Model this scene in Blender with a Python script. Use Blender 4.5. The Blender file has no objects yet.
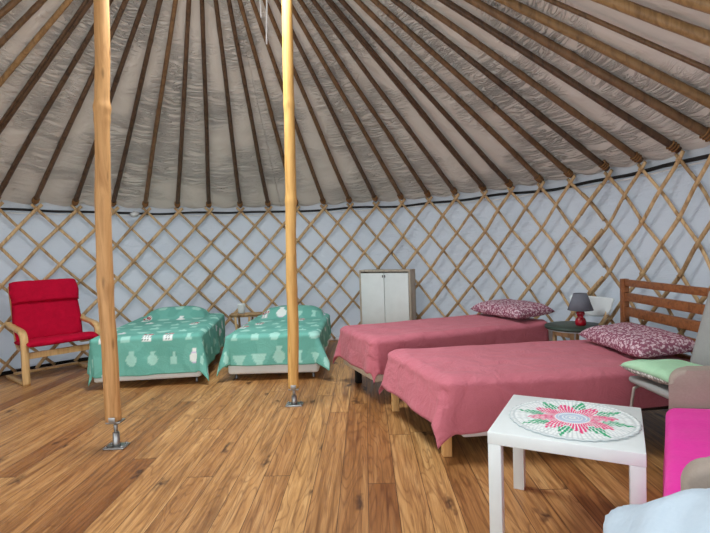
import bpy, bmesh, math, random
from mathutils import Vector, Matrix, noise
PI = math.pi
random.seed(7)
scn = bpy.context.scene
COL = scn.collection

# ------------------------------------------------------------------ camera, sky, exposure
F_PX, PITCH, ROLL, CAM_H = 503.0, -0.0343, -0.0315, 1.19
cd = bpy.data.cameras.new('camera'); cam = bpy.data.objects.new('camera', cd); COL.objects.link(cam)
cd.sensor_fit = 'HORIZONTAL'; cd.sensor_width = 36.0; cd.lens = 36.0 * F_PX / 710.0; cd.clip_start = 0.02
cam.matrix_world = (Matrix.Translation((0, 0, CAM_H)) @ Matrix.Rotation(PI/2 + PITCH, 4, 'X') @ Matrix.Rotation(ROLL, 4, 'Z'))
scn.camera = cam
scn.view_settings.view_transform = 'Standard'; scn.view_settings.look = 'None'
scn.view_settings.gamma = 1.0; scn.view_settings.use_curve_mapping = False
scn.view_settings.exposure = 0.2
scn.cycles.max_bounces = 8; scn.cycles.diffuse_bounces = 5; scn.cycles.use_denoising = True
scn.cycles.sample_clamp_indirect = 6.0
W = bpy.data.worlds.new('sky'); scn.world = W; W.use_nodes = True
bg = W.node_tree.nodes['Background']; bg.inputs[0].default_value = (0.94, 0.975, 1.0, 1); bg.inputs[1].default_value = 2.1

CX, CY, R = -0.948, 3.413, 3.2            # yurt centre and lattice radius
EAVE, SLOPE, CROWN = 1.76, 0.656, 0.64    # lattice tip height, roof pitch, crown ring radius
TH0, DTH = -0.869, 0.1146                 # angle of lattice tip 0 and spacing of the tips
TH_A, TH_B = -2.2, 2.25                    # standing part of the wall; the entrance is open
TIPS = [-0.887, -0.763, -0.637, -0.524, -0.406, -0.286, -0.163, -0.05, 0.064, 0.179, 0.289, 0.398, 0.507, 0.62, 0.73, 0.847, 0.953, 1.07, 1.183, 1.314, 1.428, 1.554]
def TH(k):                                # angle of lattice column k, following the slightly uneven spacing of the tips
    if k <= 0: return TIPS[0] + DTH*k
    if k >= 21: return TIPS[21] + DTH*(k-21)
    i = min(20, int(k)); return TIPS[i] + (TIPS[i+1]-TIPS[i])*(k-i)
def ring(th, r, z): return Vector((CX + r*math.sin(th), CY + r*math.cos(th), z))
def roofz(r): return EAVE + 0.03 + (R - r)*SLOPE

# daylight falling through the open crown ring
ld = bpy.data.lights.new('crown_daylight', 'AREA'); ld.shape = 'DISK'; ld.size = 1.2; ld.energy = 120; ld.color = (0.93, 0.97, 1.0)
lo = bpy.data.objects.new('crown_daylight', ld); COL.objects.link(lo); lo.location = (CX, CY, 3.75)

# ------------------------------------------------------------------ materials
def lin(c):
    return tuple(((v/255)/12.92 if v/255 <= 0.04045 else ((v/255+0.055)/1.055)**2.4) for v in c[:3]) + (1,)
class NT:
    def __init__(s, name, rough=0.6, spec=0.4):
        s.m = bpy.data.materials.new(name); s.m.use_nodes = True
        s.t = s.m.node_tree; s.b = s.t.nodes['Principled BSDF']
        s.b.inputs['Roughness'].default_value = rough; s.b.inputs['Specular IOR Level'].default_value = spec
    def n(s, typ, ins=None, **kw):
        nd = s.t.nodes.new(typ)
        for k, v in kw.items(): setattr(nd, k, v)
        for k, v in (ins or {}).items(): s.put(nd.inputs[k], v)
        return nd
    def put(s, sock, v):
        if hasattr(v, 'bl_rna') and hasattr(v, 'is_output'): s.t.links.new(v, sock)
        else: sock.default_value = v
    def math(s, op, a, b=0.0, c=0.0):
        nd = s.n('ShaderNodeMath', operation=op); s.put(nd.inputs[0], a); s.put(nd.inputs[1], b)
        if op in ('MULTIPLY_ADD', 'SMOOTH_MIN', 'COMPARE'): s.put(nd.inputs[2], c)
        return nd.outputs[0]
    def coord(s, which='Object', scale=(1, 1, 1), loc=(0, 0, 0), rot=(0, 0, 0)):
        tc = s.n('ShaderNodeTexCoord'); mp = s.n('ShaderNodeMapping', {'Scale': scale, 'Location': loc, 'Rotation': rot})
        s.t.links.new(tc.outputs[which], mp.inputs[0]); return mp.outputs[0]
    def noise(s, vec, scale, detail=3, rough=0.5, dist=0.0):
        nd = s.n('ShaderNodeTexNoise', {'Vector': vec, 'Scale': scale, 'Detail': detail, 'Roughness': rough, 'Distortion': dist})
        return nd.outputs[0]
    def ramp(s, fac, stops):
        nd = s.n('ShaderNodeValToRGB', {'Fac': fac}); e = nd.color_ramp.elements
        while len(e) < len(stops): e.new(0.5)
        for el, (p, c) in zip(e, stops): el.position = p; el.color = lin(c) if max(c) > 1 else tuple(c[:3]) + (1,)
        return nd.outputs[0]
    def mix(s, fac, a, b, mode='MIX'):
        nd = s.n('ShaderNodeMix', data_type='RGBA', blend_type=mode); s.put(nd.inputs[0], fac); s.put(nd.inputs[6], a); s.put(nd.inputs[7], b)
        return nd.outputs[2]
    def base(s, c): s.put(s.b.inputs['Base Color'], c)
    def bump(s, h, strength=0.3, dist=0.01):
        nd = s.n('ShaderNodeBump', {'Height': h, 'Strength': strength, 'Distance': dist}); s.t.links.new(nd.outputs[0], s.b.inputs['Normal'])

def flat(name, c, rough=0.6, spec=0.4, metal=0.0, vary=0.06, scale=9):
    m = NT(name, rough, spec); v = m.coord()
    c2 = tuple(max(0, x*(1-vary*2)) for x in c)
    m.base(m.ramp(m.noise(v, scale, 4), [(0.3, c2), (0.7, c)])); m.b.inputs['Metallic'].default_value = metal
    return m.m
def fabric(name, c, c2=None, weave=700, rough=0.9, wr=9, wrs=0.25, sheen=0.0):
    m = NT(name, rough, 0.15); v = m.coord()
    c2 = c2 or tuple(x*0.9 for x in c)
    fine = m.noise(v, weave/6, 2); big = m.noise(v, wr, 5, 0.6, 0.6)
    m.base(m.mix(0.35, m.ramp(big, [(0.3, c2), (0.7, c)]), m.ramp(fine, [(0.3, c2), (0.7, c)])))
    m.bump(big, wrs, 0.03); m.b.inputs['Sheen Weight'].default_value = sheen
    return m.m
def wood(name, light, dark, axis='Z', scale=1.0, rough=0.5, knots=True, spec=0.35, vary=0.0):
    m = NT(name, rough, spec)
    sc = {'X': (1.2, 14, 14), 'Y': (14, 1.2, 14), 'Z': (14, 14, 1.2)}[axis]
    v = m.coord('Object', tuple(x*scale for x in sc)); g = m.noise(v, 2.2, 6, 0.6, 1.2)
    col = m.ramp(g, [(0.28, dark), (0.55, light), (0.8, tuple(min(255, x*1.06) for x in light))])
    if knots:
        sk = {'X': (2, 9, 9), 'Y': (9, 2, 9), 'Z': (9, 9, 2.2)}[axis]
        vo = m.n('ShaderNodeTexVoronoi', {'Vector': m.coord('Object', sk), 'Scale': 1.6})
        k = m.ramp(vo.outputs['Distance'], [(0.05, (1, 1, 1)), (0.16, (0, 0, 0))])
        col = m.mix(m.math('MULTIPLY', k, 0.6), col, lin(tuple(x*0.62 for x in dark)))
    if vary:                                   # every pole has its own tone
        oi = m.n('ShaderNodeObjectInfo')
        col = m.mix(1.0, col, m.ramp(oi.outputs['Random'], [(0.0, (1-vary, 1-vary*1.05, 1-vary*1.1)), (1.0, (1, 1, 1))]), 'MULTIPLY')
    m.base(col); m.bump(g, 0.15, 0.004)
    return m.m
def vcol(name, rough=0.85, wr=10, wrs=0.2):
    m = NT(name, rough, 0.15); a = m.n('ShaderNodeAttribute', attribute_name='pattern')
    v = m.coord(); big = m.noise(v, wr, 5, 0.6, 0.5)
    m.base(a.outputs['Color']); m.bump(big, wrs, 0.03)
    return m.m
def translucent(m, amount, tint):
    """cloth lets some daylight through from outside"""
    tr = m.n('ShaderNodeBsdfTranslucent', {'Color': tint}); mx = m.n('ShaderNodeMixShader', {0: amount})
    out = m.t.nodes['Material Output']
    m.t.links.new(m.b.outputs[0], mx.inputs[1]); m.t.links.new(tr.outputs[0], mx.inputs[2]); m.t.links.new(mx.outputs[0], out.inputs[0])

def floor_material():
    m = NT('pine_planks', 0.42, 0.5)
    PW = 0.138
    tc = m.n('ShaderNodeTexCoord'); mp = m.n('ShaderNodeMapping', {'Rotation': (0, 0, math.radians(1.2))}); m.t.links.new(tc.outputs['Object'], mp.inputs[0])
    sp = m.n('ShaderNodeSeparateXYZ', {0: mp.outputs[0]}); x, y = sp.outputs[0], sp.outputs[1]
    u = m.math('DIVIDE', m.math('ADD', x, 20.03), PW); pid = m.math('FLOOR', u); fx = m.math('FRACT', u)
    h1 = m.n('ShaderNodeTexWhiteNoise', {'W': pid}, noise_dimensions='1D').outputs[0]
    vv = m.math('ADD', m.math('DIVIDE', y, 2.3), m.math('MULTIPLY', h1, 7.3)); sid = m.math('FLOOR', vv); fy = m.math('FRACT', vv)
    cv = m.n('ShaderNodeCombineXYZ', {0: pid, 1: sid, 2: 0.0})
    wn = m.n('ShaderNodeTexWhiteNoise', {'Vector': cv.outputs[0]}, noise_dimensions='3D'); hv = wn.outputs[0]; hc = wn.outputs[1]
    off = m.n('ShaderNodeVectorMath', {0: hc, 1: (40, 40, 40)}, operation='MULTIPLY').outputs[0]
    pos = m.n('ShaderNodeVectorMath', {0: mp.outputs[0], 1: off}, operation='ADD').outputs[0]
    g1 = m.n('ShaderNodeMapping', {'Vector': pos, 'Scale': (26, 1.5, 1)}).outputs[0]
    grain = m.noise(g1, 1.0, 6, 0.62, 0.9)
    # cathedral rings: distorted distance field stretched along the board
    g2 = m.n('ShaderNodeMapping', {'Vector': pos, 'Scale': (7, 0.75, 1)}).outputs[0]
    cath = m.noise(g2, 1.0, 2, 0.5, 0.6)
    rings = m.math('FRACT', m.math('MULTIPLY', cath, 13.0)); rings = m.math('ABSOLUTE', m.math('SUBTRACT', rings, 0.5))
    g3 = m.n('ShaderNodeMapping', {'Vector': pos, 'Scale': (90, 2.2, 1)}).outputs[0]
    fine = m.noise(g3, 1.0, 4, 0.6, 0.6)
    col = m.ramp(grain, [(0.3, (142, 104, 64)), (0.5, (192, 150, 100)), (0.72, (222, 186, 136))])
    col = m.mix(m.ramp(rings, [(0.0, (0.45, 0.45, 0.45)), (0.2, (0, 0, 0))]), col, lin((112, 70, 34)))
    col = m.mix(m.ramp(fine, [(0.36, (0.42, 0.42, 0.42)), (0.5, (0, 0, 0))]), col, lin((96, 60, 30)))
    tone = m.ramp(hv, [(0.0, (188, 156, 124)), (0.14, (214, 190, 162)), (0.45, (240, 224, 202)), (1.0, (255, 246, 226))])
    col = m.mix(1.0, col, tone, 'MULTIPLY')
    # dark heart streaks
    st = m.noise(m.n('ShaderNodeMapping', {'Vector': pos, 'Scale': (9, 0.6, 1)}).outputs[0], 1.3, 4, 0.6, 0.8)
    col = m.mix(m.math('MULTIPLY', m.ramp(st, [(0.6, (0, 0, 0)), (0.76, (1, 1, 1))]), 0.55), col, lin((92, 55, 28)))
    # knots
    kv = m.n('ShaderNodeMapping', {'Vector': pos, 'Scale': (6.5, 3.0, 1)}).outputs[0]
    kd = m.n('ShaderNodeVectorMath', {0: kv, 1: m.n('ShaderNodeVectorMath', {0: m.n('ShaderNodeTexNoise', {'Vector': kv, 'Scale': 3.0}).outputs[1], 1: (0.6, 0.9, 0)}, operation='MULTIPLY').outputs[0]}, operation='ADD').outputs[0]
    vo = m.n('ShaderNodeTexVoronoi', {'Vector': kd, 'Scale': 0.62}, voronoi_dimensions='2D')
    pick = m.math('GREATER_THAN', m.n('ShaderNodeSeparateColor', {0: vo.outputs['Color']}).outputs[0], 0.6)
    kn = m.math('MULTIPLY', m.ramp(vo.outputs['Distance'], [(0.03, (1, 1, 1)), (0.13, (0, 0, 0))]), pick)
    col = m.mix(m.math('MULTIPLY', kn, 0.85), col, lin((58, 32, 16)))
    # gaps
    ex = m.math('MINIMUM', fx, m.math('SUBTRACT', 1.0, fx)); ey = m.math('MINIMUM', fy, m.math('SUBTRACT', 1.0, fy))
    gap = m.math('MAXIMUM', m.math('LESS_THAN', ex, 0.012), m.math('LESS_THAN', ey, 0.0011))
    col = m.mix(m.math('MULTIPLY', gap, 0.8), col, lin((48, 27, 13)))
    m.base(col)
    m.put(m.b.inputs['Roughness'], m.ramp(grain, [(0.3, (0.36,)*3), (0.7, (0.5,)*3)]))
    m.bump(m.math('SUBTRACT', m.math('MULTIPLY', grain, 0.3), gap), 0.25, 0.003)
    return m.m

def canvas_material(name, c, c2, amount, tint, streak=0.5, sc=1.0, bs=0.9):
    m = NT(name, 0.5, 0.35); v = m.coord('UV', (1, 1, 1))
    # fine pulled creases running across, plus broad sagging
    cr = m.n('ShaderNodeMapping', {'Vector': v, 'Scale': (2.2*sc, 17*sc, 1), 'Rotation': (0, 0, 0.25)}).outputs[0]
    f1 = m.noise(cr, 1.0, 3, 0.5, 2.2)
    ridge = m.math('ABSOLUTE', m.math('SUBTRACT', f1, 0.5))
    mask = m.ramp(m.noise(v, 1.4*sc, 2), [(0.42, (0, 0, 0)), (0.62, (1, 1, 1))])
    h = m.math('MULTIPLY', m.ramp(ridge, [(0.0, (1, 1, 1)), (0.09, (0, 0, 0))]), mask)
    big = m.noise(v, 3.5*sc, 3, 0.5, 0.5)
    tot = m.math('ADD', m.math('MULTIPLY', h, streak), m.math('MULTIPLY', big, 1.2))
    m.base(m.ramp(m.noise(v, 0.9, 4), [(0.3, c2), (0.7, c)]))
    m.bump(tot, bs, 0.04)
    translucent(m, amount, tint)
    return m.m

M = dict(
    floor=floor_material(),
    wall=canvas_material('wall_canvas', (204, 208, 212), (193, 198, 204), 0.30, (0.76, 0.82, 0.88, 1), 0.4, 1.0, 0.3),
    roof=canvas_material('roof_canvas', (220, 214, 206), (208, 202, 194), 0.17, (0.82, 0.79, 0.75, 1), 1.2),
    lath=wood('lath_wood', (214, 182, 136), (154, 118, 78), 'Z', 0.5, 0.55, False, 0.35, 0.34),
    rafter_dark=wood('rafter_bamboo_dark', (104, 80, 60), (58, 43, 33), 'Z', 0.7, 0.45, True, 0.35, 0.3),
    rafter_mid=wood('rafter_bamboo_brown', (128, 98, 68), (80, 58, 40), 'Z', 0.7, 0.45, True, 0.35, 0.3),
    rafter_pale=wood('rafter_bamboo_tan', (160, 126, 84), (114, 86, 54), 'Z', 0.7, 0.45, True, 0.35, 0.3),
    post_a=wood('post_honey_wood', (206, 160, 106), (160, 112, 64), 'Z', 0.6, 0.5),
    post_b=wood('post_yellow_wood', (226, 182, 110), (194, 144, 76), 'Z', 0.6, 0.5),
    steel=flat('galvanised_steel', (170, 172, 172), 0.32, 0.5, 0.9),
    rope=flat('tan_twine', (150, 110, 68), 0.9),
    black=flat('black_rubber', (22, 22, 24), 0.6),
    whitecord=flat('white_cord', (232, 232, 230), 0.7),
    birch=wood('birch_laminate', (222, 184, 128), (196, 152, 96), 'Z', 0.8, 0.4, False),
    red=fabric('red_cushion_cloth', (200, 8, 54), (172, 5, 44), 900, 0.85, 14, 0.25),
    spread=vcol('printed_green_cotton', 0.8, 9, 0.35),
    sheet=fabric('white_sheet', (232, 232, 232), (216, 218, 222), 900, 0.8, 8, 0.2),
    legmetal=flat('grey_leg_metal', (120, 122, 126), 0.35, 0.5, 0.7),
    pink=fabric('rose_pink_cotton', (204, 120, 134), (190, 106, 120), 900, 0.75, 7, 0.8, 0.1),
    cream=flat('cream_bed_base', (226, 214, 196), 0.6),
    pine=wood('pine_leg', (230, 186, 124), (204, 152, 92), 'Z', 0.8, 0.45, False),
    brown=wood('red_brown_wood', (146, 92, 54), (104, 60, 34), 'Y', 0.8, 0.4, False),
    shadebase=flat('shade_dark_base', (52, 38, 30), 0.6),  # bed base coloured dark to stand in for the shade below the spread
    white=flat('white_lacquer', (232, 241, 242), 0.35, 0.45, 0, 0.015),
    greywood=wood('grey_washed_wood', (186, 176, 160), (150, 140, 124), 'Z', 1.0, 0.6, False),
    pillow=None, doily=vcol('crochet_cotton', 0.9, 60, 0.1),
    darkgreen=flat('dark_green_paint', (58, 74, 64), 0.45),
    lampgrey=fabric('grey_lamp_fabric', (120, 124, 134), None, 900),
    lampred=flat('red_ceramic', (176, 16, 40), 0.18, 0.6),
    taupe=fabric('taupe_upholstery', (176, 164, 153), (160, 148, 138), 900, 0.85, 5, 0.15),
    hotpink=fabric('hot_pink_fleece', (244, 44, 176), (232, 34, 164), 500, 0.95, 9, 0.15, 0.2),
    grey=fabric('light_grey_upholstery', (170, 172, 170), (156, 158, 157), 900, 0.8, 6, 0.12),
    greyframe=flat('pale_grey_metal', (178, 172, 162), 0.4, 0.5, 0.3),
    mint=fabric('mint_cotton', (188, 232, 196), (170, 218, 180), 900, 0.85, 10, 0.3),
    duvet=fabric('white_blue_duvet', (196, 212, 224), (184, 202, 216), 600, 0.8, 5, 0.4),
    clear=flat('cloudy_plastic', (206, 210, 212), 0.2, 0.6),
)
def floral(name, ground, spots, scale):
    m = NT(name, 0.85, 0.15); v = m.coord()
    vo = m.n('ShaderNodeTexVoronoi', {'Vector': v, 'Scale': scale}); n = m.noise(v, scale*0.9, 3, 0.6, 0.8)
    a = m.ramp(vo.outputs['Distance'], [(0.46, (1, 1, 1)), (0.6, (0, 0, 0))])
    b = m.ramp(n, [(0.43, (0, 0, 0)), (0.51, (1, 1, 1))])
    m.base(m.mix(m.math('MULTIPLY', a, b), lin(ground), lin(spots))); m.bump(m.noise(v, 9, 4), 0.3, 0.03)
    return m.m
M['pillow'] = floral('pink_floral_cotton', (146, 88, 108), (222, 200, 208), 60)
M['mintedge'] = floral('grey_floral_cotton', (150, 146, 142), (226, 226, 220), 60)

# ------------------------------------------------------------------ mesh helpers
def link(name, bm, mat, parent=None, smooth=True, mw=None, mods=()):
    me = bpy.data.meshes.new(name)
    bmesh.ops.recalc_face_normals(bm, faces=bm.faces[:])
    bm.to_mesh(me); bm.free()
    me.materials.append(mat)
    for p in me.polygons: p.use_smooth = bool(smooth)
    o = bpy.data.objects.new(name, me); COL.objects.link(o)
    if parent is not None: o.parent = parent
    if mw is not None: o.matrix_local = mw
    if smooth == 'auto':
        me.set_sharp_from_angle(angle=math.radians(38))
    return o
def tag(o, label=None, cat=None, group=None, kind=None):
    for k, v in (('label', label), ('category', cat), ('group', group), ('kind', kind)):
        if v: o[k] = v
    return o
def thing(name, label, cat, loc=(0, 0, 0), rz=0.0, group=None):
    o = bpy.data.objects.new(name, None); COL.objects.link(o); o.empty_display_size = 0.1
    o.location = loc; o.rotation_euler = (0, 0, rz)
    return tag(o, label, cat, group)
def BM(): return bmesh.new()
def box(bm, c, s, rot=None, bev=0.004, seg=2):
    r = bmesh.ops.create_cube(bm, size=1.0)
    vs = r['verts']
    bmesh.ops.scale(bm, vec=Vector(s), verts=vs)
    if bev > 0:
        es = list({e for v in vs for e in v.link_edges})
        bv = bmesh.ops.bevel(bm, geom=es, offset=min(bev, min(s)*0.45), segments=seg, profile=0.5, affect='EDGES')
        vs = list({v for v in bv['verts']} | {v for v in vs if v.is_valid})
    if rot is not None: bmesh.ops.rotate(bm, cent=(0, 0, 0), matrix=rot.to_3x3(), verts=vs)
    bmesh.ops.translate(bm, vec=Vector(c), verts=vs)
    return vs
def tube(bm, pts, rad, n=8, cap=True, flat_=1.0, up=None):
    """sweep along pts; rad number or list; flat_<1 squashes the section along 'up' """
    pts = [Vector(p) for p in pts]; rad = rad if isinstance(rad, (list, tuple)) else [rad]*len(pts)
    rings = []; ref = None
    for i, p in enumerate(pts):
        t = (pts[min(i+1, len(pts)-1)] - pts[max(i-1, 0)]).normalized()
        u = up(i) if callable(up) else (up if up is not None else ref)
        if u is None: u = Vector((0, 0, 1)) if abs(t.z) < 0.9 else Vector((1, 0, 0))
        u = Vector(u); u = (u - t*u.dot(t)).normalized(); ref = u; w = t.cross(u)
        rings.append([bm.verts.new(p + (w*math.cos(2*PI*k/n) + u*math.sin(2*PI*k/n)*flat_)*rad[i]) for k in range(n)])
    for a, b in zip(rings, rings[1:]):
        for k in range(n): bm.faces.new((a[k], a[(k+1) % n], b[(k+1) % n], b[k]))
    if cap: bm.faces.new(rings[0][::-1]); bm.faces.new(rings[-1])
def ribbon(bm, pts, w, t, side):
    """bent laminated strip: rectangular section of width w (along side) and thickness t"""
    pts = [Vector(p) for p in pts]; side = Vector(side).normalized(); rs = []
    for i, p in enumerate(pts):
        tg = (pts[min(i+1, len(pts)-1)] - pts[max(i-1, 0)]).normalized(); nn = tg.cross(side).normalized()
        rs.append([bm.verts.new(p + side*a*w/2 + nn*b*t/2) for a, b in ((-1, -1), (1, -1), (1, 1), (-1, 1))])
    for a, b in zip(rs, rs[1:]):
        for k in range(4): bm.faces.new((a[k], a[(k+1) % 4], b[(k+1) % 4], b[k]))
    bm.faces.new(rs[0][::-1]); bm.faces.new(rs[-1])
def lathe(bm, prof, n=24, c=(0, 0, 0)):
    rs = [[bm.verts.new((c[0]+r*math.cos(2*PI*k/n), c[1]+r*math.sin(2*PI*k/n), c[2]+z)) for k in range(n)] for r, z in prof]
    for a, b in zip(rs, rs[1:]):
        for k in range(n): bm.faces.new((a[k], a[(k+1) % n], b[(k+1) % n], b[k]))
    bm.faces.new(rs[0][::-1]); bm.faces.new(rs[-1])
def smoothpath(pts, n=6):
    """Catmull-Rom through pts"""
    P = [Vector(p) for p in pts]; out = []
    for i in range(len(P)-1):
        a, b, c, d = P[max(i-1, 0)], P[i], P[i+1], P[min(i+2, len(P)-1)]
        for k in range(n):
            t = k/n; out.append(0.5*((2*b)+(c-a)*t+(2*a-5*b+4*c-d)*t*t+(3*b-a-3*c+d)*t**3))
    out.append(P[-1]); return out
def grid(bm, nu, nv, fn):
    vs = [[bm.verts.new(fn(i/nu, j/nv)) for i in range(nu+1)] for j in range(nv+1)]
    for j in range(nv):
        for i in range(nu): bm.faces.new((vs[j][i], vs[j][i+1], vs[j+1][i+1], vs[j+1][i]))
    return vs
def uvgrid(o, fn):
    me = o.data; uv = me.uv_layers.new(name='UVMap')
    for lp in me.loops: uv.data[lp.index].uv = fn(me.vertices[lp.vertex_index].co)
def solid(o, t, off=1.0):
    md = o.modifiers.new('thickness', 'SOLIDIFY'); md.thickness = t; md.offset = off; return o
def sm(a, b, x): x = min(1, max(0, (x-a)/(b-a))); return x*x*(3-2*x)
def nz(x, y, z=0.0): return noise.noise(Vector((x, y, z)))
def cushion(bm, w, d, tt, tb, p=4.5, n=32, pinch=0.03, wob=0.004, seed=0.0):
    """stuffed pillow: half sizes w, d; top and bottom bulge tt, tb; seam in z=0"""
    top = {}; bot = {}
    for j in range(n+1):
        for i in range(n+1):
            u = 2*i/n-1; v = 2*j/n-1
            x = w*u*(1-pinch*math.cos(v*PI/2)); y = d*v*(1-pinch*math.cos(u*PI/2))
            h = max(0, (1-abs(u)**p))**0.48*max(0, (1-abs(v)**p))**0.48
            k = nz(x*9+seed, y*9, seed)*wob*h*2
            edge = i in (0, n) or j in (0, n)
            top[i, j] = bm.verts.new((x, y, h*tt+k))
            bot[i, j] = top[i, j] if edge else bm.verts.new((x, y, -h*tb+k))
    for j in range(n):
        for i in range(n):
            bm.faces.new((top[i, j], top[i+1, j], top[i+1, j+1], top[i, j+1]))
            q = (bot[i, j+1], bot[i+1, j+1], bot[i+1, j], bot[i, j])
            try: bm.faces.new(q)
            except ValueError: pass

# ------------------------------------------------------------------ the yurt shell
def floor():
    bm = BM(); n = 96
    vs = [bm.verts.new((CX+3.32*math.sin(2*PI*k/n), CY+3.32*math.cos(2*PI*k/n), 0)) for k in range(n)]
    bm.faces.new(vs[::-1]); r = bmesh.ops.extrude_face_region(bm, geom=bm.faces[:])
    bmesh.ops.translate(bm, vec=(0, 0, -0.06), verts=[v for v in r['geom'] if isinstance(v, bmesh.types.BMVert)])
    tag(link('floor', bm, M['floor'], smooth=False), kind='structure', label='orange pine plank floor')
def wall():
    RW = 3.25; nu, nv = 420, 26
    def fn(a, b):
        th = TH_A+(TH_B-TH_A)*a; z = 1.83*b
        cell = ((th-TH0)/DTH) % 1.0
        r = RW + 0.012*nz(th*9, z*2.5) + 0.006*nz(th*30, z*5, 3) - 0.05*sm(0.2, 0.0, z)*0
        return ring(th, r, z)
    bm = BM(); grid(bm, nu, nv, fn)
    o = link('wall_back', bm, M['wall']); tag(o, kind='structure', label='white canvas wall behind the lattice')
    uvgrid(o, lambda c: (math.atan2(c.x-CX, c.y-CY)*R, c.z)); solid(o, 0.006, 1)
def roof():
    A, B = 0.0, 2*PI; nu, nv = 660, 30
    def fn(a, b):
        th = A+(B-A)*a; r = 3.36+(CROWN-0.02-3.36)*b
        cell = ((th-TH0)/DTH) % 1.0
        sag = -0.022*math.sin(PI*cell)*(r/R)      # cloth hangs in a little between the rafters
        sag += 0.006*nz(th*25, r*4)
        if b < 0.06: sag -= 0.015*math.sin(PI*cell)
        return ring(th, r, roofz(r)+0.055+sag)
    bm = BM(); grid(bm, nu, nv, fn); bmesh.ops.remove_doubles(bm, verts=bm.verts[:], dist=1e-5)
    o = link('ceiling', bm, M['roof']); tag(o, kind='structure', label='pale canvas roof over the rafters')
    def uv(c):
        th = math.atan2(c.x-CX, c.y-CY); r = math.hypot(c.x-CX, c.y-CY)
        return (th*2.0, r)
    uvgrid(o, uv); solid(o, 0.006, 1)
def arc_tube(name, r, z, rad, mat, a, b, wob, seed, kind='structure', label=None, n=240):
    bm = BM(); pts = [ring(a+(b-a)*k/n, r, z+wob*nz((a+(b-a)*k/n)*5, seed)) for k in range(n+1)]
    tube(bm, pts, rad, 6)
    return tag(link(name, bm, M[mat]), kind=kind, label=label)
floor(); wall(); roof()
arc_tube('trim_1', 3.226, 1.715, 0.015, 'black', TH_A, TH_B, 0.035, 2.0, label='dark cord along the wall top')
arc_tube('trim_2', 3.224, 1.685, 0.006, 'whitecord', TH_A, TH_B, 0.022, 9.0, label='white cord along the wall top')
for nm, mt, ta, tb in (('baseboard_left', 'black', TH_A, -0.62), ('baseboard_back', 'sheet', -0.62, TH_B)):
    bm = BM(); grid(bm, 160, 2, lambda a, b: ring(ta+(tb-ta)*a, 3.224, 0.001+0.04*b)); o = link(nm, bm, M[mt]); solid(o, 0.008); tag(o, kind='structure')
def crown():
    bm = BM(); z = roofz(CROWN)+0.0
    n = 64
    tube(bm, [ring(2*PI*k/n, CROWN-0.05, z-0.03) for k in range(n+1)], 0.035, 8, cap=False)
    tag(link('trim_crown', bm, M['rafter_mid']), kind='structure', label='round wooden crown ring')
crown()

# ------------------------------------------------------------------ lattice wall sections
ROW = 0.20
def lattice(name_label, ka, kb, shift):
    th_c = TH0+DTH*(ka+kb)/2
    t = thing('lattice_wall', name_label, 'lattice', ring(th_c, R, 0), 0, 'trellis wall sections')
    inv = Matrix.Translation(-ring(th_c, R, 0))
    ZT = EAVE-0.03                                 # height of the top crossing
    for fam in (1, -1):                            # 1 leans right going up, -1 leans left
        rr = R-0.016 - shift if fam == 1 else R+0.008 - shift*0.9
        for m_ in range(int(math.floor(ka))-5, int(math.ceil(kb))+6):
            # lath passes the top crossing of column m_; k = m_ - fam*j/2 at z = ZT - ROW*j
            js = [j*0.25 for j in range(-1, 35)]
            seg = [j for j in js if ka <= m_-fam*j/2 <= kb and 0.015 <= ZT-ROW*j]
            if len(seg) < 5: continue
            bm = BM(); pts = []; wob = random.uniform(-0.006, 0.006); sd = random.random()*50
            for j in seg:
                k = m_-fam*j/2
                th = TH(k)+(shift/R)*0.4
                pts.append(inv @ ring(th, rr+0.006*nz(j*0.8, sd)+0.007*math.cos(PI*j)*fam, ZT-ROW*j+wob+0.014*nz(j*0.5, sd+9)))
            ths = [TH(m_-fam*j/2) for j in seg]
            r0 = random.uniform(0.0145, 0.0182)*(1.08 if fam == 1 else 0.92)
            tube(bm, pts, [r0*(1+0.08*nz(j, sd, 4)) for j in seg], 8, True, 0.62, up=lambda i: Vector((math.sin(ths[i]), math.cos(ths[i]), 0)))
            # twine knots where the laths cross, on the inner lath
            if fam == 1:
                for j in seg:
                    if abs(j-round(j)) < 1e-6:
                        p = inv @ ring(TH(m_-fam*j/2)+(shift/R)*0.4, rr-0.004, ZT-ROW*j+wob)
                        a = (pts[1]-pts[0]).normalized()*0.011
                        tube(bm, [p-a, p, p+a], [0.012, 0.0165, 0.012], 6, True, 0.8, up=Vector((math.sin(TH(m_-fam*j/2)), math.cos(TH(m_-fam*j/2)), 0)))
            link('lath', bm, M['lath'], t)
secs = [(-9.3, -1.9, 'lattice wall section at the edge beside the red armchair'),
        (-2.6, 5.1, 'wooden lattice wall section behind the red armchair and the green bed beside it'),
        (4.4, 12.1, 'wooden lattice wall section behind the bamboo stand and the white cabinet'),
        (11.4, 18.9, 'wooden lattice wall section behind the pink bed standing nearest the cabinet'),
        (18.2, 27.0, 'wooden lattice wall section behind the dark brown headboard')]
for i, (a, b, l) in enumerate(secs): lattice(l, a, b, 0.0 if i % 2 == 0 else 0.03)

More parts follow.
